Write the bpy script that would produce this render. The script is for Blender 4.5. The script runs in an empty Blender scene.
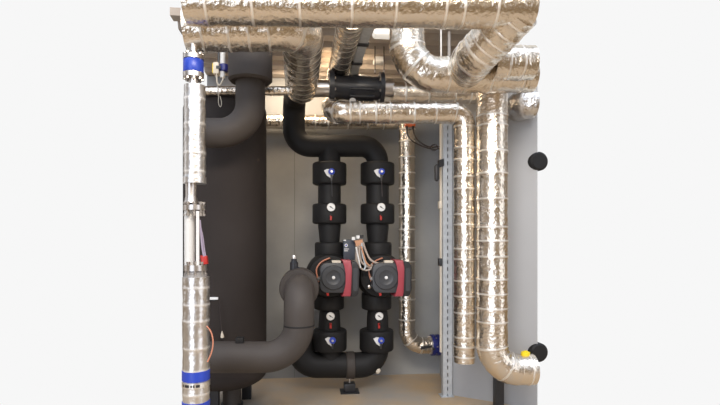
import bpy, bmesh, math, random
from mathutils import Vector, Matrix, noise
random.seed(7)
S = bpy.context.scene
COL = S.collection

# ------------------------------------------------------------------ camera
EYE = 1.26                      # eye height (m)
TH = 0.11                       # the room is turned a little to the camera
F = 500.0                       # focal length in photo pixels (720 wide)
HOR = 235.0                     # photo row of the horizon
FW = Vector((math.sin(TH), math.cos(TH), 0)); RT = Vector((math.cos(TH), -math.sin(TH), 0)); UP = Vector((0, 0, 1))
cd = bpy.data.cameras.new('camera'); cam = bpy.data.objects.new('camera', cd); COL.objects.link(cam)
cam.location = (0, 0, EYE); cam.rotation_euler = (math.pi/2, 0, -TH)
cd.sensor_width = 36; cd.lens = 36*F/720; cd.shift_y = (HOR-202.5)/720; cd.clip_start = 0.05
S.camera = cam

# ------------------------------------------------------------------ world: off-white surround, daylight patches added behind the viewer for the foil to reflect
W = bpy.data.worlds.new('world'); S.world = W; W.use_nodes = True
nt = W.node_tree; N = nt.nodes; L = nt.links; N.clear()
def nd(t, **k):
    n = N.new(t)
    for a, b in k.items(): setattr(n, a, b)
    return n
def val(x): return x
def mth(op, a, b=None, c=None):
    n = nd('ShaderNodeMath', operation=op)
    for i, v in enumerate((a, b, c)):
        if v is None: continue
        if isinstance(v, (int, float)): n.inputs[i].default_value = v
        else: L.new(v, n.inputs[i])
    return n.outputs[0]
def sst(x, a, b):
    n = nd('ShaderNodeMapRange', interpolation_type='SMOOTHSTEP')
    L.new(x, n.inputs[0]); n.inputs[1].default_value = a; n.inputs[2].default_value = b
    n.inputs[3].default_value = 0; n.inputs[4].default_value = 1
    return n.outputs[0]
def mixc(f, a, b):
    n = nd('ShaderNodeMix', data_type='RGBA')
    L.new(f, n.inputs[0])
    for i, v in ((6, a), (7, b)):
        if isinstance(v, tuple): n.inputs[i].default_value = v
        else: L.new(v, n.inputs[i])
    return n.outputs[2]
tc = nd('ShaderNodeTexCoord'); sx = nd('ShaderNodeSeparateXYZ'); L.new(tc.outputs['Generated'], sx.inputs[0])
X, Y, Z = sx.outputs
hl = mth('SQRT', mth('ADD', mth('MULTIPLY', X, X), mth('ADD', mth('MULTIPLY', Y, Y), 1e-6)))
cf = mth('DIVIDE', mth('ADD', mth('MULTIPLY', X, math.sin(TH)), mth('MULTIPLY', Y, math.cos(TH))), hl)
az = mth('ARCTAN2', X, mth('MULTIPLY', Y, -1))       # 0 straight behind the viewer
ambient = mixc(sst(Z, -0.10, 0.45), (0.29, 0.20, 0.112, 1), (0.45, 0.46, 0.49, 1))
nz = nd('ShaderNodeTexNoise'); nz.inputs['Scale'].default_value = 4.5; nz.inputs['Detail'].default_value = 4
L.new(tc.outputs['Generated'], nz.inputs['Vector'])
env_noise = nd('ShaderNodeMapRange'); L.new(nz.outputs['Fac'], env_noise.inputs[0])      # mottling added to the surround to vary the foil reflections
env_noise.inputs[1].default_value = 0.38; env_noise.inputs[2].default_value = 0.66; env_noise.inputs[3].default_value = 0.45; env_noise.inputs[4].default_value = 1.55
def scale_col(c, f):
    n = nd('ShaderNodeVectorMath', operation='SCALE'); L.new(c, n.inputs[0]); L.new(f, n.inputs['Scale']); return n.outputs[0]
c1 = scale_col(ambient, env_noise.outputs[0])
for az0, hw_, z0, z1, colw in ((-0.42, 0.26, -0.42, 0.55, (2.6, 2.85, 3.3, 1)), (0.95, 0.22, -0.25, 0.5, (1.7, 1.75, 1.9, 1)), (-1.75, 0.2, -0.1, 0.5, (1.2, 1.2, 1.25, 1))):  # bright patches added out of view, giving the foil its pale streaks
    wn = mth('MULTIPLY', mth('MULTIPLY', sst(mth('ABSOLUTE', mth('SUBTRACT', az, az0)), hw_+0.05, hw_-0.05), sst(Z, z0-0.03, z0+0.03)), sst(Z, z1+0.04, z1-0.04))
    c1 = mixc(wn, c1, colw)
top = mth('MULTIPLY', sst(Z, 0.60, 0.66), sst(cf, 0.25, 0.0))
c2 = mixc(top, c1, (1.95, 2.15, 2.55, 1))
c3 = mixc(sst(cf, 0.66, 0.76), c2, (0.93, 0.93, 0.93, 1))
bg = nd('ShaderNodeBackground'); L.new(c3, bg.inputs[0]); bg.inputs[1].default_value = 1.0
wo = nd('ShaderNodeOutputWorld'); L.new(bg.outputs[0], wo.inputs[0])
S.view_settings.view_transform = 'Standard'; S.view_settings.look = 'None'
S.view_settings.exposure = 0.0; S.view_settings.gamma = 1.0; S.view_settings.use_curve_mapping = False
S.cycles.use_denoising = True

WALL = 4.45; CEIL = EYE + 1.38
def at(px, py, y):
    """point on the room plane y seen at photo pixel (px, py)"""
    d = FW + RT*((px-360)/F) + UP*((HOR-py)/F)
    return Vector((0, 0, EYE)) + d*(y/d.y)
def atd(px, py, t):
    return Vector((0, 0, EYE)) + (FW + RT*((px-360)/F) + UP*((HOR-py)/F))*t
def wpx(n, px, y):
    """metres spanned by n photo pixels near (px, plane y)"""
    return n*(y/(math.cos(TH)-math.sin(TH)*(px-360)/F))/F

def area(name, loc, aim, size, sy, power, col):
    l = bpy.data.lights.new(name, 'AREA'); l.shape = 'RECTANGLE'; l.size = size; l.size_y = sy; l.energy = power; l.color = col
    o = bpy.data.objects.new(name, l); COL.objects.link(o); o.location = loc
    o.rotation_euler = (Vector(aim)-Vector(loc)).to_track_quat('-Z', 'Y').to_euler()
    return o
area('lamp_light', (0.05, 3.95, 2.58), at(345, 200, 4.45), 0.9, 0.12, 14, (1.0, 0.80, 0.58))
area('unseen_fill_light', (0.2, 0.5, 2.9), (0.1, 4.3, 0.6), 1.8, 0.5, 74, (1.0, 0.90, 0.78))  # added fill from out of view, brightens wall, floor and foam

# ------------------------------------------------------------------ materials
def mat(name, col, rough=0.5, metal=0.0, bump=None, vary=None, spec=0.5, aniso=None):
    m = bpy.data.materials.new(name); m.use_nodes = True
    t = m.node_tree; b = t.nodes['Principled BSDF']
    b.inputs['Base Color'].default_value = (*col, 1); b.inputs['Roughness'].default_value = rough
    b.inputs['Metallic'].default_value = metal; b.inputs['Specular IOR Level'].default_value = spec
    c = t.nodes.new('ShaderNodeTexCoord')
    if vary:                     # (scale, other colour, sharpness)
        n = t.nodes.new('ShaderNodeTexNoise'); n.inputs['Scale'].default_value = vary[0]; n.inputs['Detail'].default_value = 6
        t.links.new(c.outputs['Object'], n.inputs['Vector'])
        r = t.nodes.new('ShaderNodeValToRGB'); r.color_ramp.elements[0].position = 0.35; r.color_ramp.elements[1].position = 0.68
        r.color_ramp.elements[0].color = (*col, 1); r.color_ramp.elements[1].color = (*vary[1], 1)
        t.links.new(n.outputs['Fac'], r.inputs[0]); t.links.new(r.outputs[0], b.inputs['Base Color'])
    if bump:                     # list of (scale, strength, distance, kind)
        prev = None
        for sc, st, di, kind in bump:
            if kind == 'v':
                n = t.nodes.new('ShaderNodeTexVoronoi'); n.feature = 'F1'; out = 'Distance'
            else:
                n = t.nodes.new('ShaderNodeTexNoise'); n.inputs['Detail'].default_value = 4; out = 'Fac'
            n.inputs['Scale'].default_value = sc
            t.links.new(c.outputs['Object'], n.inputs['Vector'])
            u = t.nodes.new('ShaderNodeBump'); u.inputs['Strength'].default_value = st; u.inputs['Distance'].default_value = di
            t.links.new(n.outputs[out], u.inputs['Height'])
            if prev: t.links.new(prev.outputs[0], u.inputs['Normal'])
            prev = u
        t.links.new(prev.outputs[0], b.inputs['Normal'])
    return m
FOIL = mat('foil', (0.80, 0.72, 0.61), 0.24, 1.0, [(14, 0.3, 0.014, 'n'), (50, 0.38, 0.005, 'v'), (130, 0.45, 0.003, 'n')])
FOILD = mat('foil_dull', (0.70, 0.67, 0.63), 0.28, 1.0, [(25, 0.4, 0.01, 'n'), (70, 0.4, 0.005, 'v')])
FOILS = mat('foil_smooth', (0.76, 0.735, 0.70), 0.33, 1.0, [(14, 0.25, 0.012, 'n'), (60, 0.2, 0.004, 'v'), (130, 0.2, 0.002, 'n')])
for m_ in (FOIL, FOILD, FOILS):         # adhesive tape over each joint of the jacket
    t_ = m_.node_tree; b_ = t_.nodes['Principled BSDF']; a_ = t_.nodes.new('ShaderNodeAttribute'); a_.attribute_name = 'tape'
    for sock, v1 in (('Base Color', (0.95, 0.92, 0.87, 1)), ('Roughness', 0.45), ('Metallic', 0.45)):
        x_ = t_.nodes.new('ShaderNodeMix'); x_.data_type = 'RGBA' if sock == 'Base Color' else 'FLOAT'
        ia, ib, o_ = (6, 7, 2) if sock == 'Base Color' else (2, 3, 0)
        x_.inputs[ia].default_value = b_.inputs[sock].default_value; x_.inputs[ib].default_value = v1
        t_.links.new(a_.outputs['Fac'], x_.inputs[0]); t_.links.new(x_.outputs[o_], b_.inputs[sock])
TAPE = mat('foil_tape', (0.90, 0.87, 0.82), 0.3, 1.0, [(90, 0.5, 0.004, 'n')])
FOAM = mat('black_foam', (0.047, 0.039, 0.034), 0.62, 0, [(260, 0.25, 0.002, 'n')], (5, (0.060, 0.050, 0.043)), 0.35)
FOAMB = mat('deep_black_foam', (0.012, 0.0115, 0.0115), 0.6, 0, [(260, 0.25, 0.002, 'n')], None, 0.3)
TANKM = mat('tank_foam', (0.030, 0.024, 0.0215), 0.75, 0, [(120, 0.2, 0.003, 'n')], (3, (0.036, 0.029, 0.026)), 0.2)
IRON = mat('black_iron', (0.016, 0.017, 0.021), 0.36, 0, [(90, 0.15, 0.003, 'n')])
PLAST = mat('black_plastic', (0.022, 0.022, 0.024), 0.42)
MOTOR = mat('grey_motor', (0.045, 0.047, 0.052), 0.45, 0, [(150, 0.1, 0.002, 'n')])
RED = mat('red_band', (0.37, 0.055, 0.075), 0.42)
REDL = mat('red_lever', (0.40, 0.02, 0.015), 0.4)
BLUE = mat('blue_enamel', (0.02, 0.055, 0.42), 0.35)
NAVY = mat('navy_enamel', (0.02, 0.025, 0.16), 0.4)
WHITE = mat('white_plastic', (0.78, 0.78, 0.76), 0.45)
CREAM = mat('cream_plastic', (0.70, 0.62, 0.50), 0.5)
STEEL = mat('steel', (0.62, 0.58, 0.54), 0.32, 1.0, [(60, 0.1, 0.003, 'n')])
GALV = mat('galvanised', (0.60, 0.63, 0.65), 0.45, 0.35, [(60, 0.1, 0.002, 'n')], (30, (0.50, 0.53, 0.55)))
GREYM = mat('grey_primer', (0.30, 0.28, 0.26), 0.45, 0.3)
PALE = mat('pale_paint', (0.62, 0.61, 0.58), 0.4)
BRASS = mat('brass', (0.75, 0.55, 0.28), 0.3, 1.0)
YELLOW = mat('yellow_plastic', (0.80, 0.60, 0.01), 0.45)
ORANGE = mat('orange_plastic', (0.65, 0.13, 0.04), 0.5)
PEACH = mat('peach_plastic', (0.58, 0.30, 0.17), 0.5)
COPPER = mat('copper_wire', (0.55, 0.22, 0.13), 0.45)
WIRE = mat('beige_cable', (0.45, 0.37, 0.31), 0.5)
BWIRE = mat('dark_cable', (0.03, 0.02, 0.018), 0.5)
PURPLE = mat('mauve_cable', (0.32, 0.27, 0.36), 0.5)
SLATE = mat('slate_box', (0.055, 0.065, 0.085), 0.5)
LAMPM = mat('lamp_diffuser', (0.85, 0.84, 0.80), 0.4)
LAMPM.node_tree.nodes['Principled BSDF'].inputs['Emission Color'].default_value = (1, 0.93, 0.82, 1)
LAMPM.node_tree.nodes['Principled BSDF'].inputs['Emission Strength'].default_value = 0.5
CONC = mat('concrete_wall', (0.27, 0.275, 0.275), 0.8, 0, [(40, 0.2, 0.004, 'n')], (2.2, (0.35, 0.35, 0.34)), 0.3)
PANEL = mat('grey_painted_wall', (0.40, 0.40, 0.40), 0.6, 0, None, (1.5, (0.43, 0.43, 0.428)), 0.3)
FLOORM = mat('concrete_floor', (0.50, 0.36, 0.215), 0.55, 0, [(30, 0.15, 0.004, 'n')], (2.4, (0.37, 0.335, 0.29)), 0.3)
CEILM = mat('ceiling_sheet', (0.42, 0.36, 0.30), 0.6, 0, None, (4, (0.35, 0.295, 0.245)))

# ------------------------------------------------------------------ object helpers
WL = {}
def obj(name, bm, m, parent=None, smooth=True, ang=40):
    vs = [v.co for v in bm.verts]
    lo = Vector((min(v.x for v in vs), min(v.y for v in vs), min(v.z for v in vs)))
    hi = Vector((max(v.x for v in vs), max(v.y for v in vs), max(v.z for v in vs)))
    org = Vector(((lo.x+hi.x)/2, (lo.y+hi.y)/2, lo.z))
    bmesh.ops.translate(bm, verts=bm.verts, vec=-org)
    bmesh.ops.recalc_face_normals(bm, faces=bm.faces)
    a = math.radians(ang)
    for f in bm.faces: f.smooth = smooth
    for e in bm.edges:
        if len(e.link_faces) == 2 and e.calc_face_angle(0) > a: e.smooth = False
    me = bpy.data.meshes.new(name); bm.to_mesh(me); bm.free(); me.materials.append(m)
    o = bpy.data.objects.new(name, me); COL.objects.link(o)
    WL[o] = org
    if parent: o.parent = parent; o.location = org - WL[parent]
    else: o.location = org
    return o
def tag(o, label, cat, group=None):
    o['label'] = label; o['category'] = cat
    if group: o['group'] = group
    return o
def thing(name, label, cat, loc, group=None):
    o = bpy.data.objects.new(name, None); COL.objects.link(o); o.location = loc; WL[o] = Vector(loc)
    o.empty_display_size = 0.1
    return tag(o, label, cat, group)
def struct(name, bm, m, smooth=False):
    o = obj(name, bm, m, None, smooth); o['kind'] = 'structure'; return o
def frame(d):
    d = d.normalized(); u = Vector((0, 0, 1)) if abs(d.z) < 0.9 else Vector((1, 0, 0))
    a = d.cross(u).normalized(); return a, d.cross(a).normalized()
def fillet(pts, rad, step=0.012):
    """rounded path sampled every `step`; returns list of (point, tangent, on_bend)"""
    P = [Vector(p) for p in pts]
    if not isinstance(rad, (list, tuple)): rad = [rad]*len(P)
    segs = []; prev = P[0]
    for i in range(1, len(P)-1):
        a = (P[i-1]-P[i]); b = (P[i+1]-P[i]); la, lb = a.length, b.length; a.normalize(); b.normalize()
        th = a.angle(b); tl = min(rad[i]/math.tan(th/2), la*0.98, lb*0.98); r = tl*math.tan(th/2)
        s = P[i]+a*tl; e = P[i]+b*tl
        segs.append(('l', prev, s)); c = P[i]+(a+b).normalized()*(r/math.sin(th/2))
        segs.append(('a', s, e, c, r, math.pi-th)); prev = e
    segs.append(('l', prev, P[-1])); out = []
    for s in segs:
        if s[0] == 'l':
            ln = (s[2]-s[1]).length
            if ln < 1e-5: continue
            n = max(1, round(ln/step)); d = (s[2]-s[1])/ln
            for k in range(n+1): out.append((s[1].lerp(s[2], k/n), d, False))
        else:
            _, p0, p1, c, r, sw = s; u = (p0-c); v = (p1-c); ax = u.cross(v).normalized()
            n = max(4, round(r*sw/step))
            for k in range(n+1):
                R = Matrix.Rotation(sw*k/n, 3, ax); q = R @ u; out.append((c+q, ax.cross(q).normalized(), True))
    res = [out[0]]
    for o in out[1:]:
        if (o[0]-res[-1][0]).length > 1e-4: res.append(o)
    return res
def tube(bm, pts, r, rad=0.15, seg=24, step=0.02, cap=True, rfun=None, crumple=0.0, off=0):
    lay = bm.verts.layers.float.get('tape') or (bm.verts.layers.float.new('tape') if hasattr(rfun, 'tape') else None)
    path = fillet(pts, rad, step); a, b = frame(path[0][1]); prevd = path[0][1]; rings = []; s = 0; last = path[0][0]
    for p, d, bend in path:
        s += (p-last).length; last = p
        q = prevd.rotation_difference(d); a = q @ a; b = q @ b; prevd = d
        rr = r*(rfun(s, bend) if rfun else 1.0); ring = []
        tp_ = rfun.tape(s) if hasattr(rfun, 'tape') else None
        for k in range(seg):
            t = 2*math.pi*k/seg; n = a*math.cos(t)+b*math.sin(t); x = rr
            if crumple:
                w = p+n*r+Vector((off, off*1.7, 0))
                x += crumple*(noise.noise(w*17)*1.0+noise.noise(w*48)*0.55*(1.6 if bend else 1.0))
            v_ = bm.verts.new(p+n*x); ring.append(v_)
            if tp_ is not None: v_[lay] = tp_
        rings.append(ring)
    for i in range(len(rings)-1):
        for k in range(seg):
            bm.faces.new((rings[i][k], rings[i][(k+1) % seg], rings[i+1][(k+1) % seg], rings[i+1][k]))
    if cap:
        bm.faces.new(rings[0][::-1]); bm.faces.new(rings[-1])
    return path
def lathe(bm, prof, org, d, seg=32, cap=True):
    """prof: (radius, distance along d)"""
    org = Vector(org); d = Vector(d).normalized(); a, b = frame(d); rings = []
    for r, h in prof:
        r = max(r, 1e-4)
        rings.append([bm.verts.new(org+d*h+(a*math.cos(2*math.pi*k/seg)+b*math.sin(2*math.pi*k/seg))*r) for k in range(seg)])
    for i in range(len(rings)-1):
        for k in range(seg):
            bm.faces.new((rings[i][k], rings[i][(k+1) % seg], rings[i+1][(k+1) % seg], rings[i+1][k]))
    if cap: bm.faces.new(rings[0][::-1]); bm.faces.new(rings[-1])
def box(bm, lo, hi, bev=0.0):
    lo = Vector(lo); hi = Vector(hi)
    lo, hi = Vector(map(min, lo, hi)), Vector(map(max, lo, hi))
    g = bmesh.ops.create_cube(bm, size=1.0)['verts']
    for v in g: v.co = Vector(((lo.x+hi.x)/2+v.co.x*(hi.x-lo.x), (lo.y+hi.y)/2+v.co.y*(hi.y-lo.y), (lo.z+hi.z)/2+v.co.z*(hi.z-lo.z)))
    if bev:
        es = list({e for v in g for e in v.link_edges})
        bmesh.ops.bevel(bm, geom=es, offset=bev, segments=2, affect='EDGES', profile=0.5)
def prism(bm, poly, y0, y1, bev=0.0):
    """outline given in photo pixels on plane y0, extruded to y1 in the room's depth"""
    f = [bm.verts.new(at(px, py, y0)) for px, py in poly]
    k = [bm.verts.new(v.co+Vector((0, y1-y0, 0))) for v in f]; n = len(f)
    fs = [bm.faces.new(f), bm.faces.new(k[::-1])]
    for i in range(n): fs.append(bm.faces.new((f[i], k[i], k[(i+1) % n], f[(i+1) % n])))
    if bev: bmesh.ops.bevel(bm, geom=list(fs[0].edges), offset=bev, segments=2, affect='EDGES', profile=0.5)
def BM(): return bmesh.new()
def mk(name, m, parent, fn, *a, smooth=True, **k):
    bm = BM(); fn(bm, *a, **k); return obj(name, bm, m, parent, smooth)
def arc_wire(name, m, parent, pts, r=0.004, smooth_it=3, seg=8):
    P = [Vector(p) for p in pts]
    for _ in range(smooth_it):
        Q = [P[0]]
        for i in range(len(P)-1): Q += [P[i].lerp(P[i+1], .25), P[i].lerp(P[i+1], .75)]
        P = Q+[P[-1]]
    bm = BM(); a = None; rings = []
    for i, p in enumerate(P):
        d = (P[min(i+1, len(P)-1)]-P[max(i-1, 0)]).normalized()
        if a is None: a, b = frame(d)
        else:
            a = (a-d*a.dot(d)).normalized(); b = d.cross(a)
        rings.append([bm.verts.new(p+(a*math.cos(2*math.pi*k/seg)+b*math.sin(2*math.pi*k/seg))*r) for k in range(seg)])
    for i in range(len(rings)-1):
        for k in range(seg): bm.faces.new((rings[i][k], rings[i][(k+1) % seg], rings[i+1][(k+1) % seg], rings[i+1][k]))
    bm.faces.new(rings[0][::-1]); bm.faces.new(rings[-1])
    return obj(name, bm, m, parent)

def seams(gap, jit=0.35, seed=1, h=0.028, w=0.005, gores=0.055):
    """foil jacket: taped joints every `gap` metres, mitred gores round the bends"""
    rnd = random.Random(seed); pos = [gap*(0.3+0.5*rnd.random())]
    while pos[-1] < 6: pos.append(pos[-1]+gap*(1+jit*(rnd.random()*2-1)))
    lev = [rnd.random()*0.02 for _ in pos]
    def f(s, bend):
        r = 1.0
        for p, l in zip(pos, lev):
            d = abs(s-p)
            if d < 0.05: r += h*math.exp(-(d/w)**2)+0.012*math.exp(-(d/0.025)**4)
        if bend: r += 0.012*abs(math.sin(math.pi*s/gores))
        return r
    f.tape = lambda s: max(math.exp(-((s-p)/(w*0.9))**2) for p in pos)*0.7
    return f
def foil_pipe(name, label, pts, r, rad=0.18, gap=0.17, seed=1, m=None, crumple=0.0022, cat='pipe', group='foil wrapped pipes', seg=48, jit=0.35, h=0.017, gores=0.055):
    bm = BM(); tube(bm, pts, r, rad, seg, 0.0045, True, seams(gap, jit, seed, h, gores=gores), crumple, seed*3.1)
    return tag(obj(name, bm, m or FOIL, None, True, 60), label, cat, group)

# ------------------------------------------------------------------ the setting
WX0 = at(207, 200, WALL).x; WX1 = at(461, 80, WALL).x
struct('wall_back', (lambda b: (box(b, (WX0, WALL, 0), (WX1, WALL+0.12, CEIL+0.1)), b)[1])(BM()), CONC)
bm = BM(); jx = at(294.5, 220, WALL).x
box(bm, (jx-0.0025, WALL-0.002, 0.0), (jx+0.0025, WALL, CEIL)); struct('trim_1', bm, mat('formwork_joint', (0.2, 0.2, 0.195), 0.9))  # dark formwork joint line in the concrete
bm = BM()
v = [bm.verts.new(p) for p in ((WX0, WALL+0.12, 0), (WX0, 3.55, 0), (-3.2, 3.2, 0), (-3.2, 0.7, 0), (3.2, 0.7, 0), (3.2, 3.0, 0), (1.72, 3.46, 0), (1.6, 3.98, 0), (WX1, WALL+0.12, 0))]
k = [bm.verts.new(q.co-Vector((0, 0, 0.1))) for q in v]
bm.faces.new(v[::-1]); bm.faces.new(k)
for i in range(len(v)): bm.faces.new((v[i], k[i], k[(i+1) % len(v)], v[(i+1) % len(v)]))
struct('floor', bm, FLOORM)
bm = BM(); ys = []; y = 3.25
prof = []
while y < WALL-0.02:
    for dy, dz in ((0, 0), (0.09, 0), (0.11, 0.045), (0.19, 0.045), (0.21, 0)):
        prof.append((min(y+dy, WALL), dz))
    y += 0.22
a = [bm.verts.new((WX0, p, CEIL+z)) for p, z in prof]; b = [bm.verts.new((WX1, p, CEIL+z)) for p, z in prof]
for i in range(len(a)-1): bm.faces.new((a[i], b[i], b[i+1], a[i+1]))
c0 = [bm.verts.new((x, p, CEIL+0.05)) for x in (WX0, WX1) for p in (prof[0][0], prof[-1][0])]
bm.faces.new((c0[0], c0[2], c0[3], c0[1])); bm.faces.new([a[0], b[0], c0[2], c0[0]])
struct('ceiling', bm, CEILM)
pl = atd(446, 300, 3.96); pr = atd(537.5, 300, 3.62)
bm = BM(); pts = [(pl.x, pl.y), (pr.x, pr.y), (pr.x-0.06, pr.y+0.5), (at(439.5, 300, WALL).x, WALL)]
lo = [bm.verts.new((x, y, 0)) for x, y in pts]; hi = [bm.verts.new((x, y, CEIL-0.05)) for x, y in pts]
bm.faces.new(lo); bm.faces.new(hi[::-1])
for i in range(4): bm.faces.new((lo[i], hi[i], hi[(i+1) % 4], lo[(i+1) % 4]))
struct('wall_right', bm, PANEL)

# ------------------------------------------------------------------ black storage tank
tc_ = at(225.5, 250, 3.75); tr = wpx(40.3, 225.5, 3.75)
zt = at(225, 112, 3.75).z; zb = at(225, 372, 3.75).z
tank = thing('storage_tank', 'tall black insulated storage tank behind the left foil column', 'tank', (tc_.x, tc_.y, 0))
pf = [(tr*math.sin(i*math.pi/16), -0.11*math.cos(i*math.pi/16)) for i in range(0, 8)]
pf += [(tr, 0.01), (tr, (zt-zb)*0.34), (tr, (zt-zb)*0.67), (tr, zt-zb)] + [(tr*math.cos(i*math.pi/16), (zt-zb)+0.13*math.sin(i*math.pi/16)) for i in range(1, 9)]
mk('insulation_jacket', TANKM, tank, lathe, pf, (tc_.x, tc_.y, zb), (0, 0, 1), 64)
oz = at(232, 383, 3.75)
mk('outlet_pipe', FOAM, tank, lathe, [(wpx(9, 232, 3.75), 0.03), (wpx(9, 232, 3.75), oz.z+0.05)], (oz.x, 3.75, 0), (0, 0, 1))
mk('outlet_flange', IRON, tank, lathe, [(wpx(11, 232, 3.75), 0), (wpx(11, 232, 3.75), 0.03)], (oz.x, 3.75, 0), (0, 0, 1))
for lx, ly in ((214, 3.62), (247, 3.93), (205, 3.9)):
    q = at(lx, 380, ly); mk('leg', IRON, tank, box, (q.x-0.035, ly-0.03, 0), (q.x+0.035, ly+0.03, zb-0.03))
q = at(212.5, 298, 3.47)
mk('name_tag', WHITE, tank, box, (q.x-0.04, tc_.y-tr-0.012, q.z-0.008), (q.x+0.04, tc_.y-tr+0.04, q.z+0.008))
sw = thing('probe_wire', 'thin hanging wire with pale tip in front of the black tank', 'wire', at(222, 336, 3.42))
arc_wire('wire', BWIRE, sw, [at(219.5, 300, 3.42), at(220.5, 318, 3.42), at(221.8, 331, 3.42)], 0.003)
mk('tip', CREAM, sw, lathe, [(0.002, 0), (0.012, 0.035), (0.010, 0.045)], at(222, 331, 3.42), (0.05, 0, -1), 12)

# ------------------------------------------------------------------ black foam pipes
def foam_r(jsp=0.5): 
    return lambda s, b: 1.0
p1 = thing('foam_insulated_pipe', 'black foam pipe dropping from wide collar and bending left, upper left', 'pipe', at(250, 148, 3.22), 'black foam pipes')
r1 = wpx(14.6, 250, 3.22)
mk('pipe_sleeve', FOAM, p1, tube, [Vector((at(250.5, 80, 3.22).x, 3.22, CEIL)), at(250.5, 133, 3.22), at(190, 133, 3.22)], r1, 0.19, 40, 0.02)
rc = wpx(21.6, 250, 3.22); zc0 = at(250, 82.5, 3.22).z; zc1 = at(250, 46, 3.22).z; cx = at(250.5, 80, 3.22)
mk('collar', FOAM, p1, lathe, [(r1, 0.0), (rc*0.90, 0.0), (rc, 0.014), (rc, zc1-zc0-0.03), (rc*0.93, zc1-zc0), (r1, zc1-zc0)], (cx.x, cx.y, zc0), (0, 0, 1), 48)

p3 = thing('foam_insulated_pipe', 'big grey-black foam pipe curving up in front of the tank, nearest the floor', 'pipe', at(299, 372, 3.1), 'black foam pipes')
r3 = wpx(15.2, 290, 3.1)
mk('pipe_sleeve', FOAM, p3, tube, [at(190, 357, 3.1), at(299, 357, 3.1), at(299, 291, 3.1), at(299, 291, 3.1)+Vector((-0.0, 0.72, 0)), at(299, 291, 3.1)+Vector((0, 0.72, -0.4))], r3, [0, 0.20, 0.13, 0.12, 0], 40, 0.02)
e3 = at(299, 291, 3.1)
mk('elbow_collar', FOAM, p3, lathe, [(r3, 0), (r3*1.32, 0.0), (r3*1.38, 0.02), (r3*1.38, 0.14), (r3*1.3, 0.16), (r3, 0.16)], e3+Vector((0, 0.14, 0)), (0, 1, 0), 40)
mk('seam_band', FOAMB, p3, lathe, [(r3*1.004, 0), (r3*1.012, 0.002), (r3*1.012, 0.008), (r3*1.004, 0.01)], at(299, 326, 3.1), (0, 0, 1), 40)
q = at(240, 342, 3.1)
mk('plug', FOAMB, p3, box, (q.x-0.024, 3.07, q.z-0.02), (q.x+0.024, 3.12, q.z+0.03), bev=0.006)
av = thing('air_vent', 'small black air vent with silver cap above the curved foam pipe', 'valve', at(293.5, 277, 3.28))
q = at(294, 274, 3.3)
mk('body', IRON, av, lathe, [(0.018, 0), (0.027, 0.008), (0.027, 0.075), (0.018, 0.085), (0.018, 0.098)], q, (0, 0, 1), 20)
mk('cap', STEEL, av, lathe, [(0.014, 0.098), (0.016, 0.1), (0.016, 0.118), (0.012, 0.124)], q, (0, 0, 1), 20)
arc_wire('outlet_hook', IRON, av, [q+Vector((0.02, -0.01, 0.03)), q+Vector((0.035, -0.02, 0.05)), q+Vector((0.04, -0.02, 0.0))], 0.006)

RY = 4.0                                   # plane of the twin risers
XL, XR = 329.5, 377.5
hr = wpx(11.0, 330, RY)
foil_pipe('foil_insulated_pipe', 'foil pipe leaving the upper left, turning back beside the black collar', [at(186, 29, 2.64), at(303, 28.5, 2.64), at(301.5, 88, 3.66)], 0.112, 0.125, 0.115, 2, h=0.02, jit=0.15)
Bend = at(301.5, 88, 3.66)
J0 = Vector((at(298.5, 90, 3.62).x, 3.64, Bend.z))
tp = thing('foam_insulated_pipe', 'black foam pipe feeding the top of the twin risers', 'pipe', at(320, 158, RY), 'black foam pipes')
mk('pipe_sleeve', FOAMB, tp, tube, [J0, Vector((at(294, 100, RY).x, RY, Bend.z)), at(294, 146, RY), at(XR, 146, RY), at(XR, 166, RY)], hr, [0, 0.12, 0.13, 0.13, 0], 36, 0.02)
mk('tee_branch', FOAMB, tp, lathe, [(hr, 0), (hr, at(XL, 146, RY).z-at(XL, 166, RY).z)], at(XL, 166, RY), (0, 0, 1), 36)
bh = thing('foam_insulated_pipe', 'black foam pipe joining the bottoms of the twin risers just above the floor', 'pipe', at(340, 378, RY), 'black foam pipes')
hb = wpx(12.6, 340, RY); hl_ = at(297, 300, RY)
mk('pipe_sleeve', FOAMB, bh, tube, [at(300, 335, RY), at(300, 365, RY), at(XR-1, 365, RY), at(XR-1, 347, RY)], hb, [0, 0.14, 0.15, 0], 36, 0.02)
mk('tee_branch', FOAMB, bh, lathe, [(hr*0.95, 0), (hr*0.95, at(XL, 347, RY).z-at(XL, 366, RY).z)], at(XL+1, 366, RY), (0, 0, 1), 36)
q = at(349.5, 362, RY)
mk('band', FOAM, bh, lathe, [(hb, -0.035), (hb*1.06, -0.03), (hb*1.06, 0.03), (hb, 0.035)], at(350, 365, RY), (1, 0, 0), 36)
q = at(378, 371, RY-0.085)
mk('torn_patch', CREAM, bh, lathe, [(0.008, 0), (0.024, 0.002), (0.02, 0.01), (0.006, 0.016)], q, (0.5, -0.8, -0.3), 7)
sup = thing('pipe_support', 'small black support foot on the floor under the bottom foam pipe', 'support', at(349.5, 389.5, RY))
q = at(349.5, 389, RY)
mk('base_plate', IRON, sup, box, (q.x-0.075, RY-0.06, 0), (q.x+0.075, RY+0.06, 0.012))
mk('block', PLAST, sup, box, (q.x-0.045, RY-0.045, 0.012), (q.x+0.045, RY+0.045, 0.075), bev=0.006)
mk('bolt', STEEL, sup, lathe, [(0.008, 0.075), (0.008, at(350, 377, RY).z)], (q.x, RY, 0), (0, 0, 1), 12)

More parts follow.
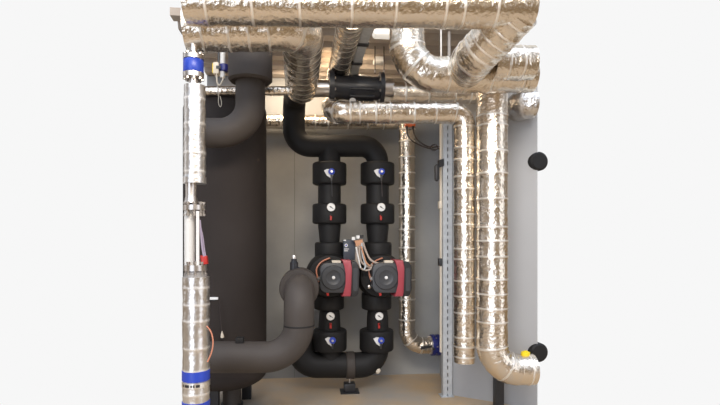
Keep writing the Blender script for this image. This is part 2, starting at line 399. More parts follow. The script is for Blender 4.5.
# risers between the valves
def shell(bm, px, y0, y1, hw, r0=None, soft=0.016):
    z0 = at(px, y1, RY).z; z1 = at(px, y0, RY).z; r = wpx(hw, px, RY); c = at(px, y1, RY); h = z1-z0
    lathe(bm, [(r*0.6, 0), (r-soft, 0.0), (r-soft*0.3, soft*0.35), (r, soft), (r, h-soft), (r-soft*0.3, h-soft*0.35), (r-soft, h), (r*0.6, h)], (c.x, RY, z0), (0, 0, 1), 44)
    return r
side = {'L': 'left', 'R': 'right'}
def pipe_piece(par, px, rows):
    for name, prof in rows:
        zb_ = at(px, prof[-1][1], RY).z
        mk(name, FOAMB, par, lathe, [(wpx(hw, px, RY), at(px, py, RY).z-zb_) for hw, py in reversed(prof)], (at(px, 200, RY).x, RY, zb_), (0, 0, 1), 36)
def stop_valve(px, y0, y1, pmx, pmy, cord, label):
    c = at(px, y1, RY)
    t = thing('shutoff_valve', label, 'valve', (c.x, RY, c.z), 'insulated shutoff valves')
    bm = BM(); r = shell(bm, px, y0, y1, 17.0); obj('insulation_shell', bm, FOAMB, t)
    yf = RY-r-0.004
    mk('indicator_plate', CREAM if False else WHITE, t, prism, [(pmx-6, pmy-2), (pmx-3, pmy-3.6), (pmx+3, pmy-3), (pmx+3, pmy+3), (pmx+0.6, pmy+5.4), (pmx-3, pmy+3)], yf-0.004, yf+0.03)
    kx = at(pmx+1.5, pmy-0.8, yf-0.006)
    k_ = mk('knob', BLUE, t, lathe, [(0.024, 0.0), (0.026, 0.004), (0.024, 0.018), (0.012, 0.022)], kx, (0, -1, 0), 20)
    mk('knob_screw', STEEL, k_, lathe, [(0.009, 0.02), (0.009, 0.027)], kx, (0, -1, 0), 12)
    mk('lever', PLAST, t, prism, [(pmx+0.2, pmy+1), (pmx+3, pmy+1), (pmx+2.2, pmy+8), (pmx+0.8, pmy+8)], yf-0.02, yf-0.008)
    if cord: arc_wire('cord', BWIRE if px > 350 else PLAST, t, [at(pmx+1.6, pmy+7, yf-0.012), at(pmx+1.8, pmy+14, yf-0.01), at(pmx+2.2, pmy+cord, yf-0.002)], 0.004)
    return t
def gauge(par, gx, gy, yf):
    q = at(gx, gy, yf)
    d = mk('thermometer', STEEL, par, lathe, [(0.026, -0.02), (0.033, 0.0), (0.034, 0.010), (0.0315, 0.014), (0.031, 0.010)], q, (0, -1, 0), 28, False)
    mk('dial', WHITE, d, lathe, [(0.031, 0.004), (0.031, 0.009)], q, (0, -1, 0), 28)
    bm = BM(); a = 0.6; u = Vector((math.cos(a), 0, -math.sin(a))); w = Vector((math.sin(a), 0, math.cos(a)))
    f0 = [q+u*(-0.012)+w*0.003, q+u*0.022+w*0.0012, q+u*0.022-w*0.0012, q+u*(-0.012)-w*0.003]
    A = [bm.verts.new(p+Vector((0, -0.0095, 0))) for p in f0]; B_ = [bm.verts.new(p+Vector((0, -0.012, 0))) for p in f0]
    bm.faces.new(A); bm.faces.new(B_[::-1])
    for i in range(4): bm.faces.new((A[i], A[(i+1) % 4], B_[(i+1) % 4], B_[i]))
    lathe(bm, [(0.005, 0.009), (0.005, 0.013)], q, (0, -1, 0), 10)
    obj('needle', bm, PLAST, d)
def red_lever(par, gx, gy, yf, h=5):
    bm = BM(); prism(bm, [(gx-1.0, gy-h/2), (gx+1.0, gy-h/2), (gx+0.9, gy+h/2), (gx-0.9, gy+h/2)], yf-0.03, yf-0.006)
    o = obj('red_lever', bm, REDL, par)
    mk('stem', PLAST, o, lathe, [(0.007, -0.01), (0.007, 0.03)], at(gx, gy-h/2+0.5, yf), (0, -1, 0), 10)
    o['label'] = 'small red lever'
def gauge_valve(px, y0, y1, gx, label):
    c = at(px, y1, RY); t = thing('thermometer_valve', label, 'valve', (c.x, RY, c.z), 'insulated valves with thermometers')
    bm = BM(); r = shell(bm, px, y0, y1, 17.0); obj('insulation_shell', bm, FOAMB, t)
    gauge(t, gx, y0+3.2, RY-r-0.006); red_lever(t, gx, y0+13.5, RY-r)
for key, px in (('L', XL), ('R', XR)):
    s = side[key]; o = 'black pump'
    c = at(px, 350, RY)
    rs = thing('riser_pipe', 'black foam riser pipe through the valves, %s of the twin pump lines' % s, 'pipe', (c.x, RY, c.z), 'black foam pipes')
    dx = 1.2 if key == 'R' else 0
    pipe_piece(rs, px, [('sleeve', [(11.4, 183), (11.4, 206)]), ('tapered_sleeve', [(11.5, 222), (11.2, 228), (9.6, 245)]),
                        ('lower_sleeve', [(9.4, 306), (10.6, 317), (11.2, 332)])])
    bm = BM(); shell(bm, px-(0.5 if key == 'L' else 0), 242, 262, 14.2); obj('pump_collar', bm, FOAMB, rs)
    bm = BM(); shell(bm, px-(0.5 if key == 'L' else 1), 292, 309, 15.0); obj('pump_collar', bm, FOAMB, rs)
    gx = 330.5 if key == 'L' else 379
    yf = RY-wpx(10.4, px, RY)
    gauge(rs, gx, 316, yf-0.008); red_lever(rs, gx+0.2, 326, yf)
    stop_valve(px, 163, 185, 330.0 if key == 'L' else 380, 172.5, 24, 'insulated black valve with blue knob at the top of the %s riser' % s)
    gauge_valve(px, 204, 224, 331 if key == 'L' else 381, 'insulated black valve with round thermometer and red lever on the %s riser, above the pump' % s)
    stop_valve(px+(0.3 if key == 'L' else -1), 329, 350, 331 if key == 'L' else 379.5, 341, 0, 'insulated black valve with blue knob at the foot of the %s riser' % s)

# ------------------------------------------------------------------ pumps
def rounded(x0, y0, x1, y1, c, n=4):
    P = []
    for cx_, cy_, a0 in ((x1-c, y0+c, -90), (x1-c, y1-c, 0), (x0+c, y1-c, 90), (x0+c, y0+c, 180)):
        for k in range(n+1):
            a = math.radians(a0+90*k/n); P.append((cx_+c*math.cos(a), cy_+c*math.sin(a)))
    return P
def pump(ox, vx, label):
    PY = 3.70
    t = thing('circulation_pump', label, 'pump', at(ox+12, 297, PY+0.1), 'red and black circulation pumps')
    r = wpx(23.5, vx, RY-0.05); c = at(vx, 275, RY-0.02)
    mk('volute_shell', FOAMB, t, lathe, [(r*0.5, -0.13), (r*0.86, -0.12), (r*0.97, -0.08), (r, 0.0), (r*0.97, 0.07), (r*0.8, 0.11), (r*0.4, 0.12)], c, (0, 1, 0), 40)
    mk('motor_body', MOTOR, t, prism, rounded(ox, 263, ox+30, 293, 7), PY+0.012, PY+0.2, bev=0.008)
    q = at(ox+13.5, 277.5, PY+0.012); rr = wpx(12.4, ox+13, PY)
    f_ = mk('face_disc', MOTOR, t, lathe, [(rr, 0), (rr, 0.006), (rr*0.93, 0.013), (rr*0.6, 0.014), (rr*0.56, 0.011), (rr*0.2, 0.011)], q, (0, -1, 0), 40)
    mk('centre_screw', WHITE, f_, lathe, [(0.012, 0.010), (0.012, 0.016), (0.008, 0.018)], q, (0, -1, 0), 16)
    mk('red_band', RED, t, prism, [(ox+21.5, 260), (ox+31, 260.5), (ox+32, 268), (ox+32, 290), (ox+30.5, 296.5), (ox+21.5, 296.5), (ox+25, 290), (ox+26.4, 284), (ox+26.4, 273), (ox+25, 266)], PY-0.006, PY+0.19, bev=0.006)
    ct = mk('control_box', PLAST, t, prism, [(ox+31, 261), (ox+36.5, 262), (ox+38.7, 265.5), (ox+39.4, 272), (ox+39.2, 288), (ox+38, 294), (ox+36, 296.5), (ox+30.5, 296.5), (ox+32, 290), (ox+32, 268)], PY-0.012, PY+0.16, bev=0.006)
    bm = BM(); prism(bm, rounded(ox+33.2, 268, ox+37.6, 291, 1.2, 2), PY-0.015, PY-0.010); obj('display', bm, MOTOR, ct)
    mk('terminal_cover', CREAM, t, prism, rounded(ox+12, 260.5, ox+21, 263, 1, 2), PY+0.03, PY+0.09)
    mk('cable_gland', STEEL, t, lathe, [(0.017, 0), (0.02, 0.01), (0.02, 0.03), (0.012, 0.045)], at(ox+1.5, 279, PY+0.06), (-0.6, -1, 0.2), 12)
    mk('drain_plug', STEEL, t, lathe, [(0.014, 0), (0.017, 0.008), (0.014, 0.022), (0.008, 0.026)], at(ox-3.5, 286.5, PY+0.12), (0, -1, 0), 12)
    w = mk('red_tag', REDL, t, prism, [(ox+6, 290), (ox+8.5, 290), (ox+9, 295.5), (ox+7, 296)], PY+0.02, PY+0.035)
    arc_wire('sensor_cable', COPPER, t, [at(ox+10, 258, PY+0.14), at(ox+2, 261, PY+0.13), at(ox-4, 268, PY+0.12), at(ox-3, 276, PY+0.12), at(ox-1, 282, PY+0.11)], 0.006)
    return t
pump(320, 329, 'circulation pump with red band at the left riser, behind the curved foam pipe')
pump(372.5, 379, 'circulation pump with red band at the right riser, in front of the thin foil pipe')
jb = thing('junction_box', 'slate junction box with white round mark between the two risers', 'box', at(349, 259, 3.9))
mk('housing', SLATE, jb, prism, rounded(343.5, 239.5, 355, 260, 0.8, 2), 3.88, 3.97, bev=0.004)
bm = BM(); lathe(bm, [(0.013, 0), (0.013, 0.003)], at(346.2, 245.3, 3.88), (0, -1, 0), 20); obj('round_mark', bm, WHITE, jb)
bm = BM(); lathe(bm, [(0.007, 0.002), (0.007, 0.0045)], at(346.2, 245.3, 3.88), (0, -1, 0), 14); obj('mark_centre', bm, BLUE, jb)
for yy, x1 in ((248.6, 349), (250.4, 348)):
    bm = BM(); prism(bm, [(344.3, yy), (x1, yy), (x1, yy+0.8), (344.3, yy+0.8)], 3.878, 3.882); obj('label_line', bm, WHITE, jb)
bm = BM(); prism(bm, [(343.6, 239.7), (346, 239.7), (346, 241), (343.6, 241)], 3.877, 3.882); obj('label_corner', bm, WHITE, jb)
ct = thing('cable_clip', 'orange terminal clip with white plugs beside the slate junction box', 'terminal', at(357, 247, 3.86))
mk('clip_body', PEACH, ct, prism, [(354.5, 240.8), (362.5, 239.3), (363, 243), (360, 246.6), (356, 246.6), (355.5, 243.5)], 3.82, 3.87)
for px_, py_ in ((353.5, 238.5), (358, 237), (362, 236.5)):
    mk('plug', WHITE if px_ != 362 else PLAST, ct, prism, rounded(px_-1.6, py_-1.6, px_+1.6, py_+1.6, 0.5, 1), 3.81, 3.85)
CY = 3.78
wires = [([(358, 246, ), (356, 255), (357.5, 264), (362, 270), (369, 270.5), (373, 267), (371, 264)], WIRE, 0.010),
         ([(360, 245), (359, 254), (361, 262), (366, 266), (372, 268)], WIRE, 0.010),
         ([(362, 243), (362, 252), (364, 260), (366, 266), (364, 270)], GALV, 0.010),
         ([(363, 242), (366, 252), (370, 260), (378, 264), (386, 262.8), (391, 260.5)], WIRE, 0.010),
         ([(361, 246), (364, 256), (366, 263), (370, 266)], PEACH, 0.008),
         ([(356, 247), (358.5, 258), (360.5, 268)], WHITE, 0.008)]
for i, (pp, m_, rr) in enumerate(wires):
    where = ['looping lowest below the orange clip', 'hanging in the middle of the bundle', 'grey and hanging straight', 'sweeping right to the top of the right pump', 'orange and short', 'white and hanging leftmost'][i]
    o = arc_wire('cable', m_, None, [at(a_, b_, CY-0.006*i) for a_, b_ in pp], rr*0.75)
    tag(o, 'control cable between the pumps, ' + where, 'cable', 'control cables between the pumps')

# ------------------------------------------------------------------ foil pipes
foil_pipe('foil_insulated_pipe', 'thick foil pipe running level across the very top, above all other foil pipes', [at(186, 2, 2.44), at(530.5, 7, 2.40)], 0.106, 0.1, 0.17, 5, h=0.012, jit=0.5)
foil_pipe('foil_insulated_pipe', 'thick ringed foil branch slanting down and back from the right end of the top pipe', [at(520, 9, 2.40), at(473, 59, 2.68), at(466, 69, 2.95)], 0.112, [0, 0.16, 0], 0.062, 6, h=0.02, jit=0.2, crumple=0.003)
foil_pipe('foil_insulated_pipe', 'foil pipe coming down from the ceiling and sweeping right, upper right', [at(407, 10, 3.0), at(407, 75, 3.0), at(532, 75, 3.0)], 0.107, 0.19, 0.16, 9, crumple=0.003)
foil_pipe('foil_insulated_pipe', 'foil pipe running back overhead to the wall above the black iron valve', [at(352, 16, 2.78), at(352, 16, 2.78)+Vector((-0.02, WALL-2.78, 0))], 0.076, 0.1, 0.10, 4, h=0.028)
foil_pipe('foil_insulated_pipe', 'slim foil pipe running level under the iron valve then straight down beside the steel post', [at(331, 107, 3.72), at(335, 112.5, 3.37), at(464.5, 113, 3.35), at(464.5, 362, 3.35)], 0.0725, [0, 0.09, 0.085, 0], 0.125, 12, jit=0.5)
foil_pipe('foil_insulated_pipe', 'short level foil branch at the right edge in front of the sweeping foil pipe', [at(492, 63, 2.77), at(532, 63, 2.77)], 0.097, 0.1, 0.12, 37, crumple=0.003)
GP = foil_pipe('foil_insulated_pipe', 'thick foil pipe standing at right with wide bend into the yellow capped run', [Vector((at(492, 50, 3.25).x, 3.25, CEIL)), at(492, 369.5, 3.25), at(533, 369.5, 3.25)], 0.1035, [0, 0.185, 0], 0.125, 15, jit=0.5, crumple=0.0024)
foil_pipe('foil_insulated_pipe', 'thin foil pipe down the concrete wall with elbow into blue flange', [at(407, 92, 4.2), at(407, 345.5, 4.2), at(430, 345.5, 4.2)], wpx(8.1, 407, 4.2), [0, 0.14, 0], 0.135, 18, jit=0.4)
foil_pipe('foil_insulated_pipe', 'thin level foil pipe on the wall behind the risers', [at(256, 121.5, 4.33), at(397, 122.5, 4.33)], wpx(7.0, 330, 4.33), 0.1, 0.14, 21)
foil_pipe('foil_insulated_pipe', 'thin level foil pipe passing behind the black collar at upper left', [at(204, 91, 3.45), at(292, 91, 3.45)], wpx(4.6, 240, 3.45), 0.1, 0.14, 24, seg=28)
foil_pipe('foil_insulated_pipe', 'short foil pipe right of the black iron valve, under the sweeping foil pipe', [at(392, 93, 3.62), at(492, 93.5, 3.62)], wpx(10.3, 430, 3.62), 0.1, 0.15, 27)
foil_pipe('foil_insulated_pipe', 'short foil elbow entering the grey wall at the right edge', [at(533, 104, 3.35), at(522, 104, 3.35), at(518.5, 109, 3.60)], wpx(13.8, 525, 3.45), [0, 0.1, 0], 0.08, 30, m=FOILD)
q = at(525.5, 356, 3.25)
cp = mk('cap', YELLOW, GP, lathe, [(0.024, -0.02), (0.026, 0.0), (0.030, 0.004), (0.030, 0.026), (0.022, 0.03)], q, (0, 0, 1), 24)
cp['label'] = 'bright yellow cap'; mk('lug', YELLOW, cp, box, (q.x-0.012, q.y-0.006, q.z+0.028), (q.x+0.012, q.y+0.006, q.z+0.036))
q = at(498.5, 395, 3.5)
st = thing('pipe_stand', 'black square leg under the foil bend at lower right', 'support', (q.x, 3.5, 0))
mk('post', PLAST, st, box, (q.x-0.03, 3.47, 0.01), (q.x+0.03, 3.53, at(498, 372, 3.5).z))
mk('foot_plate', PLAST, st, box, (q.x-0.05, 3.45, 0), (q.x+0.05, 3.55, 0.01))
for py_, lab in ((161, 'black foam stub out of the grey wall at right edge, upper one'), (353, 'black foam stub out of the grey wall at right edge, low behind the yellow cap')):
    q = at(540, py_, 3.45); rr = wpx(9.5, 540, 3.45)
    t = thing('wall_stub', lab, 'pipe', (q.x, q.y+0.1, q.z-rr))
    mk('sleeve', FOAMB, t, lathe, [(rr*0.8, 0), (rr, 0.012), (rr, 0.16)], q, (-0.06, 1, 0), 32)

# iron valve in the overhead line
VY = 3.62; vz = at(356, 88, VY).z
iv = thing('iron_valve', 'black cast iron valve with bolted flanges in the overhead line', 'valve', at(356, 104, VY))
x0 = at(329, 88, VY).x; x1 = at(383, 88, VY).x; u = wpx(1, 356, VY); Lh = x1-x0
O = Vector((x0, VY, vz))
mk('body', IRON, iv, lathe, [(12*u, 0.0), (12*u, 0.05), (11.5*u, 0.10), (12.5*u, Lh*0.45), (13.2*u, Lh*0.55), (11.5*u, Lh*0.8), (12*u, Lh)], O, (1, 0, 0), 40)
for a_, b_ in ((0, 5*u), (Lh-4*u, Lh)):
    fl = mk('flange', IRON, iv, lathe, [(9*u, a_), (16.2*u, a_), (16.2*u, b_), (9*u, b_)], O, (1, 0, 0), 40)
    for k in range(8):
        an = 2*math.pi*(k+0.5)/8; bo = O+Vector((0, math.cos(an)*14*u, math.sin(an)*14*u))
        mk('bolt', STEEL, fl, lathe, [(1.3*u, a_-1.2*u), (1.3*u, b_+1.2*u)], bo, (1, 0, 0), 6)
for k in range(5):
    an = math.radians(200+k*35)
    bm = BM(); c_ = O+Vector((Lh*0.62, math.cos(an)*12.4*u, math.sin(an)*12.4*u))
    tube(bm, [c_+Vector((-Lh*0.25, 0, 0)), c_+Vector((Lh*0.2, 0, 0))], 1.4*u, 0.1, 10, 0.03); obj('rib', bm, IRON, iv)
q = at(352, 103, VY)
mk('name_plate', WHITE, iv, lathe, [(3.4*u, 0), (3.4*u, 0.006)], at(352.5, 101, VY-0.075), (0.0, -0.75, -0.66), 20)
for a_, b_, lab in ((319, 329, 'bare grey pipe end left of the black iron valve'), (383, 393, 'bare grey pipe end right of the black iron valve')):
    bm = BM(); tube(bm, [at(a_-(6 if a_ < 330 else 0), 88.5, VY), at(b_, 88.5, VY)], 8.6*u, 0.1, 32, 0.02); o = obj('pipe_spool', bm, STEEL); tag(o, lab, 'pipe', 'bare pipe spools')

# blue flange at the wall pipe's elbow
q = at(431, 345, 4.2); u = wpx(1, 431, 4.2)
bf = thing('butterfly_valve', 'dark blue flange valve with black lever at the end of the thin wall pipe', 'valve', at(434, 355, 4.2))
mk('rear_flange', STEEL, bf, lathe, [(6*u, -1.5*u), (9*u, -1.5*u), (9*u, 0), (6*u, 0)], q, (1, 0, 0), 32)
mk('valve_body', NAVY, bf, lathe, [(6*u, 0), (10.5*u, 0), (10.5*u, 3*u), (9*u, 3.4*u), (9*u, 5*u), (10.5*u, 5.4*u), (10.5*u, 8*u), (6*u, 8*u)], q, (1, 0, 0), 32)
mk('lever', PLAST, bf, prism, [(421, 347), (432, 345.4), (432, 347.6), (421, 349.6)], 4.08, 4.095)
mk('lever_stem', PLAST, bf, lathe, [(1.2*u, -0.02), (1.2*u, 0.10)], at(431, 346.5, 4.19), (0, -1, 0), 12)
for k in range(6):
    an = 2*math.pi*k/6; mk('bolt', STEEL, bf, lathe, [(1.1*u, -2.6*u), (1.1*u, 9*u)], q+Vector((0, math.cos(an)*8.2*u, math.sin(an)*8.2*u)), (1, 0, 0), 6)

# ------------------------------------------------------------------ post, conduit, cables
PYY = 3.80; q0 = at(443.2, 401, PYY); q1 = at(452.2, 401, PYY); ztop = at(447, 112, PYY).z
sp = thing('slotted_post', 'galvanised slotted steel post beside the slim vertical foil pipe', 'post', ((q0.x+q1.x)/2, PYY, 0))
bm = BM(); wdt = q1.x-q0.x; cx_ = (q0.x+q1.x)/2; sl = 0.008; pitch = 0.055; z = 0.02
box(bm, (q0.x, PYY, 0), (cx_-sl/2, PYY+0.004, ztop)); box(bm, (cx_+sl/2, PYY, 0), (q1.x, PYY+0.004, ztop))
while z < ztop:
    box(bm, (cx_-sl/2, PYY, z), (cx_+sl/2, PYY+0.004, min(z+pitch-0.03, ztop))); z += pitch
obj('slotted_face', bm, GALV, sp, False)
mk('side_flange', GALV, sp, box, (q0.x, PYY+0.004, 0), (q0.x+0.004, PYY+0.05, ztop), smooth=False)
mk('side_flange', GALV, sp, box, (q1.x-0.004, PYY+0.004, 0), (q1.x, PYY+0.05, ztop), smooth=False)
mk('foot_plate', GALV, sp, box, (q0.x-0.02, PYY-0.02, 0), (q1.x+0.01, PYY+0.07, 0.006), smooth=False)
bm = BM(); tube(bm, [at(441.3, 118, 3.86), at(441.3, 352, 3.86)], 0.0135, 0.1, 14, 0.05); 
cdt = thing('cable_conduit', 'narrow cream conduit along the left edge of the steel post', 'conduit', at(441.3, 352, 3.86))
obj('tube', bm, CREAM, cdt)
for py_ in (262, 205): 
    q = at(441.2, py_, 3.86); mk('clip', PLAST if py_ == 262 else CREAM, cdt, box, (q.x-0.022, 3.835, q.z-0.03), (q.x+0.018, 3.885, q.z+0.03), bev=0.004)
lt = thing('latch', 'black hook latch on the steel post below the dark cables', 'latch', at(438, 181, 3.8))
mk('hook', PLAST, lt, prism, [(435.5, 166), (437, 164), (439.5, 164.5), (439.5, 179), (438, 181), (435.6, 179.5)], 3.79, 3.83, bev=0.004)
mk('bracket', PLAST, lt, prism, [(439, 160), (444, 158.5), (444, 166), (439.5, 167.5)], 3.785, 3.83)
ot = thing('cable_tag', 'orange cable tag at the top of the thin wall pipe', 'tag', at(409, 126, 4.1))
mk('tag_body', ORANGE, ot, prism, rounded(405, 121.5, 415.5, 126.3, 0.8, 2), 4.09, 4.115)
for px_ in (407, 413): mk('ferrule', PLAST, ot, prism, [(px_-1, 126), (px_+1.2, 126), (px_+1, 129), (px_-0.8, 129)], 4.085, 4.11)
for i, (pp, lab) in enumerate((([(407, 127), (407.5, 136), (413, 142), (424, 147), (433, 149.5), (440, 148.5)], 'dark cable sagging from the orange tag to the post, the lower curve'),
              ([(413, 127), (414, 135), (419, 142), (428, 147), (434, 147), (440, 146.5)], 'dark cable sagging from the orange tag to the post, the upper curve'))):
    o = arc_wire('cable', BWIRE, None, [at(a_, b_, 4.08-0.04*k) for k, (a_, b_) in enumerate(pp)], 0.0055); tag(o, lab, 'cable', 'dark cables at the steel post')
lk = arc_wire('cable_loop', BWIRE, None, [at(430, 148, 3.9), at(432, 145, 3.9), at(436, 144.5, 3.9), at(438.5, 148, 3.88), at(434, 151, 3.9), at(430, 148, 3.9)], 0.006)
tag(lk, 'small dark loop tying the sagging cables by the post', 'cable')

# ------------------------------------------------------------------ left column (foil, flanges, valve)
LY = 2.6; u = wpx(1, 195, LY); cxp = 195.3
def lz(py): return at(cxp, py, LY).z
CX = at(cxp, 200, LY).x
def rowlathe(name, m, par, rows, px=cxp, seg=36):
    zb_ = lz(rows[-1][1]); return mk(name, m, par, lathe, [(hw*u, lz(py)-zb_) for hw, py in reversed(rows)], (at(px, 200, LY).x, LY, zb_), (0, 0, 1), seg)
fc = thing('flanged_coupling', 'bright blue ringed flange coupling at upper left under the foil pipes', 'coupling', (CX, LY, lz(80)))
CXC = 193.5
rowlathe('upper_flange', STEEL, fc, [(5, 55.0), (10, 55.5), (10.2, 60.0), (6, 60.5)], CXC)
rowlathe('blue_ring', BLUE, fc, [(9.6, 60.5), (9.9, 61.0), (9.9, 72.5), (9.6, 73.0)], CXC)
rowlathe('lower_flange', STEEL, fc, [(6, 73.0), (10.2, 73.5), (10, 78.0), (5, 78.5)], CXC)
for k in range(8):
    an = 2*math.pi*(k+0.3)/8; rowb = at(CXC, 60, LY)
    mk('bolt', STEEL, fc, lathe, [(1.2*u, 0), (1.9*u, 0.001), (1.9*u, 1.6*u), (1.2*u, 1.7*u), (1.2*u, 25*u), (1.9*u, 25*u), (1.9*u, 26.6*u)], (rowb.x+math.cos(an)*8.3*u, LY+math.sin(an)*8.3*u, lz(80.5)), (0, 0, 1), 8)
bm = BM(); lathe(bm, [(4*u, 0), (4*u, lz(40)-lz(52))], (at(CXC, 50, LY).x, LY, lz(52)), (0, 0, 1)); obj('neck', bm, STEEL, fc)
bm = BM(); lathe(bm, [(4.6*u, 0), (4.6*u, lz(74)-lz(88))], (at(CXC, 50, LY).x, LY, lz(88)), (0, 0, 1)); obj('neck', bm, STEEL, fc)
SF = seams(0.115, 0.4, 33, h=0.02); NF = lambda s, b: SF(s, b)+(0.09 if s > lz(86)-lz(177) else 0)
NF.tape = SF.tape
bm = BM(); tube(bm, [at(194.7, 86, LY), at(194.7, 183.5, LY)], 10.4*u, 0.1, 44, 0.006, True, NF, 0.0022, 5)
tag(obj('foil_insulated_pipe', bm, FOILS, None, True, 60), 'upright foil pipe at the left edge below the blue ringed coupling', 'pipe', 'foil wrapped pipes')
fm = thing('flow_valve', 'pale bolted valve section between the two foil pipes at the left edge', 'valve', (CX, LY, lz(277)))
rowlathe('neck', STEEL, fm, [(5.5, 183.6), (5.2, 196), (6, 200), (7, 203)], 191)
rowlathe('upper_flange', STEEL, fm, [(6, 205), (10.5, 205.2), (10.5, 210), (6, 210.2)], 194.5)
rowlathe('spool', PALE, fm, [(5.2, 210), (5.2, 266)], 189.6)
mk('rail', PALE, fm, prism, [(196, 211), (199, 211), (199, 266), (196, 266)], LY-0.05, LY-0.035)
rowlathe('lower_flange', STEEL, fm, [(6, 264.5), (11, 264.8), (11, 270.5), (6, 270.8)], 195.5)
rowlathe('gasket_ring', GREYM, fm, [(9, 270.8), (9.2, 274), (11, 274.2), (11, 277)], 195.5)
for k in range(8):
    an = 2*math.pi*(k+0.2)/8
    for pc, za, zb2, rad_ in ((194.5, 202, 216, 8.6), (195.5, 261.5, 275.5, 9.2)):
        p_ = at(pc, 240, LY)
        mk('bolt', STEEL, fm, lathe, [(1.9*u, 0), (1.9*u, 2.2*u), (1.1*u, 2.3*u), (1.1*u, (zb2-za-2.3)*u), (1.9*u, (zb2-za-2.2)*u), (1.9*u, (zb2-za)*u)], (p_.x+math.cos(an)*rad_*u, LY+math.sin(an)*rad_*u, lz(zb2)), (0, 0, 1), 8)
mk('red_clip', REDL, fm, prism, [(200, 255.5), (206.5, 256), (207.3, 264), (201, 265)], LY-0.03, LY+0.0, bev=0.003)
arc_wire('cable', PURPLE, fm, [at(199.8, 220, LY-0.03), at(201, 235, LY-0.03), at(202.2, 248, LY-0.03), at(204, 257, LY-0.025)], 0.005)
arc_wire('cable', PURPLE, fm, [at(199.8, 224, LY-0.015), at(203, 238, LY-0.015), at(204, 248, LY-0.015), at(205.5, 257, LY-0.02)], 0.004)
mp = thing('foil_insulated_pipe', 'upright foil pipe with blue band at the bottom left corner', 'pipe', at(196, 405, LY), 'foil wrapped pipes')
bm = BM(); tube(bm, [at(196, 276.8, LY), at(196, 412, LY), Vector((at(196, 412, LY).x, LY, 0.0))], 12.9*u, 0.1, 48, 0.006, True, seams(0.105, 0.35, 41, h=0.02), 0.0022, 9); obj('jacket', bm, FOILS, mp, True, 60)
rowlathe('blue_band', BLUE, mp, [(13.0, 369), (13.5, 369.3), (13.5, 379), (13.0, 379.4)], 196, 48)
rowlathe('tape_band', TAPE, mp, [(13.0, 379.6), (13.6, 380), (13.6, 385.5), (13.0, 386)], 196, 48)
for dx0, dx1 in ((186.5, 188), (189, 193.5), (195, 196.5), (197.5, 199), (200, 203.5)):
    bm = BM(); n_ = 4; A_ = []; B_ = []
    for k in range(n_+1):
        px_ = dx0+(dx1-dx0)*k/n_; s_ = max(-0.97, min(0.97, (px_-196)/13.7)); an = math.asin(s_)
        for rr, l_ in ((13.55, A_), (13.75, B_)):
            base = at(196, 382, LY)
            d = RT*math.sin(an)-FW*math.cos(an)
            for py_ in (381.4, 384): l_.append(bm.verts.new(Vector((base.x, LY, lz(py_)))+d*rr*u))
    for k in range(n_):
        for l_ in (A_, B_): bm.faces.new((l_[2*k], l_[2*k+2], l_[2*k+3], l_[2*k+1]))
        bm.faces.new((A_[2*k], A_[2*k+2], B_[2*k+2], B_[2*k])); bm.faces.new((A_[2*k+1], A_[2*k+3], B_[2*k+3], B_[2*k+1]))
    obj('printed_mark', bm, PLAST, mp)
rowlathe('blue_band', BLUE, mp, [(13.0, 400), (13.5, 400.3), (13.5, 407), (13.0, 407.4)], 196, 48)
o = arc_wire('copper_wire', COPPER, None, [at(206.5, 326, 2.53), at(211, 331, 2.53), at(213.5, 341, 2.53), at(212, 352, 2.53), at(207.5, 362, 2.53)], 0.0035)
tag(o, 'thin copper coloured wire bowed out from the lower left foil pipe', 'wire')

# small hanging valve left of the collar
hv = thing('drain_valve', 'small hanging valve with blue body and cream actuator left of the black collar', 'valve', at(222, 80, 3.320))
u3 = wpx(1, 222, 3.320)
bm = BM(); tube(bm, [Vector((at(222.7, 40, 3.32).x, 3.32, CEIL)), at(222.7, 78, 3.320)], 2.7*u3, 0.1, 18, 0.03); obj('pipe', bm, PALE, hv)
bm = BM(); lathe(bm, [(3.3*u3, 0), (4.8*u3, 0.006), (4.8*u3, 0.045), (3.3*u3, 0.05)], at(224, 72, 3.320), (0, 0, 1), 20); obj('valve_body', bm, NAVY, hv)
mk('actuator', CREAM, hv, prism, rounded(213, 62, 218.6, 73.5, 1, 2), 3.290, 3.350, bev=0.003)
mk('coupling', PLAST, hv, prism, [(216, 65.5), (220.5, 65.5), (220.5, 68.5), (216, 68.5)], 3.285, 3.310)
mk('strap', PLAST, hv, prism, [(217.6, 45), (219.2, 45), (219.2, 62), (217.6, 62)], 3.305, 3.320)
mk('edge_strip', YELLOW, hv, prism, [(212.3, 63.5), (213.2, 63), (213.2, 73), (212.3, 72.5)], 3.30, 3.340)
arc_wire('cable', CREAM, hv, [at(216.5, 73, 3.300), at(217, 83, 3.300), at(219.5, 86, 3.300), at(222.5, 81, 3.300), at(223.5, 76, 3.300)], 0.005)
arc_wire('cable', CREAM, hv, [at(217.8, 85, 3.300), at(219, 93, 3.300), at(218, 103, 3.300), at(220.5, 108, 3.300), at(222, 103, 3.300), at(220, 96, 3.300)], 0.0022)

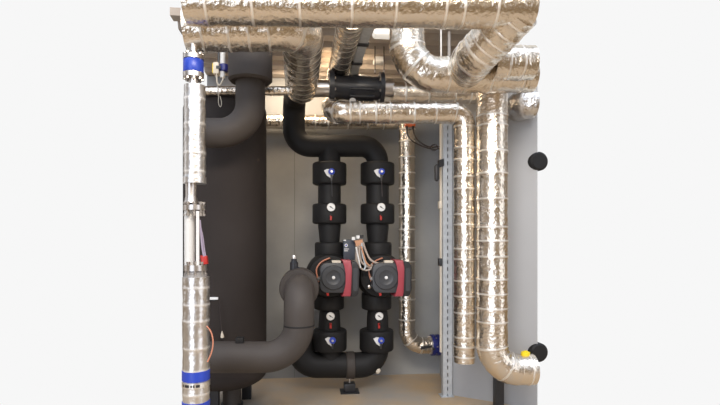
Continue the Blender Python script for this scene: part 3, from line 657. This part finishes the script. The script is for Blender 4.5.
# ------------------------------------------------------------------ ceiling things
tr_ = thing('cable_tray', 'galvanised cable channel running back beside the overhead foil pipe', 'tray', at(362, 60, 3.3))
p0 = at(368.5, 26, 2.85); p1_ = p0+Vector((0, 1.25, 0))
mk('channel', GALV, tr_, box, (p0.x-0.028, p0.y, p0.z-0.004), (p0.x+0.028, p1_.y, p0.z+0.004), smooth=False)
for sgn in (-1, 1): mk('channel_lip', GALV, tr_, box, (p0.x+sgn*0.028-0.004, p0.y, p0.z+0.004), (p0.x+sgn*0.028+0.004, p1_.y, p0.z+0.04), smooth=False)
for k in range(3): mk('clamp', PLAST, tr_, box, (p0.x-0.036, p0.y+0.25+0.35*k, p0.z-0.014), (p0.x+0.036, p0.y+0.285+0.35*k, p0.z+0.02), bev=0.003)
ll = at(384, 35, 3.32)
cl = thing('ceiling_lamp', 'white rounded ceiling lamp beside the descending foil pipe', 'lamp', (ll.x, ll.y, CEIL-0.06))
mk('diffuser', LAMPM, cl, box, (ll.x-0.078, 3.27, CEIL-0.055), (ll.x+0.078, 3.37, CEIL-0.006), bev=0.024)
mk('back_plate', WHITE, cl, box, (ll.x-0.06, 3.28, CEIL-0.008), (ll.x+0.06, 3.36, CEIL), smooth=False)
q = at(378.5, 61, 3.9)
sb = thing('ceiling_box', 'small pale box on the ceiling above the iron valve', 'box', (q.x, 3.9, CEIL-0.05))
mk('housing', PALE, sb, box, (q.x-0.04, 3.86, q.z-0.02), (q.x+0.04, 3.94, CEIL), bev=0.004)
mk('cover', WHITE, sb, box, (q.x-0.034, 3.852, q.z-0.014), (q.x+0.034, 3.86, q.z+0.02), smooth=False)
for px_, y_, pb, m_, lab, rr in ((375, VY, 74, BWIRE, 'thin dark hanger rod at the middle of the iron valve', 0.004), (384, VY, 74, BWIRE, 'thin dark hanger rod at the right flange of the iron valve', 0.004),
                             (441, 3.12, 60, PALE, 'pale hanger rod above the sweeping foil pipe, thinner one', 0.0055), (449, 3.3, 62, GREYM, 'grey hanger strap above the sweeping foil pipe, wider one', 0.012)):
    a_ = at(px_, pb, y_); t = thing('hanger_rod', lab, 'rod', a_, 'pipe hanger rods')
    mk('rod', m_, t, lathe, [(rr, 0), (rr, CEIL-a_.z)], a_, (0, 0, 1), 10)
    mk('nut', STEEL, t, lathe, [(rr*1.8, 0.01), (rr*1.8, 0.025)], a_, (0, 0, 1), 6)
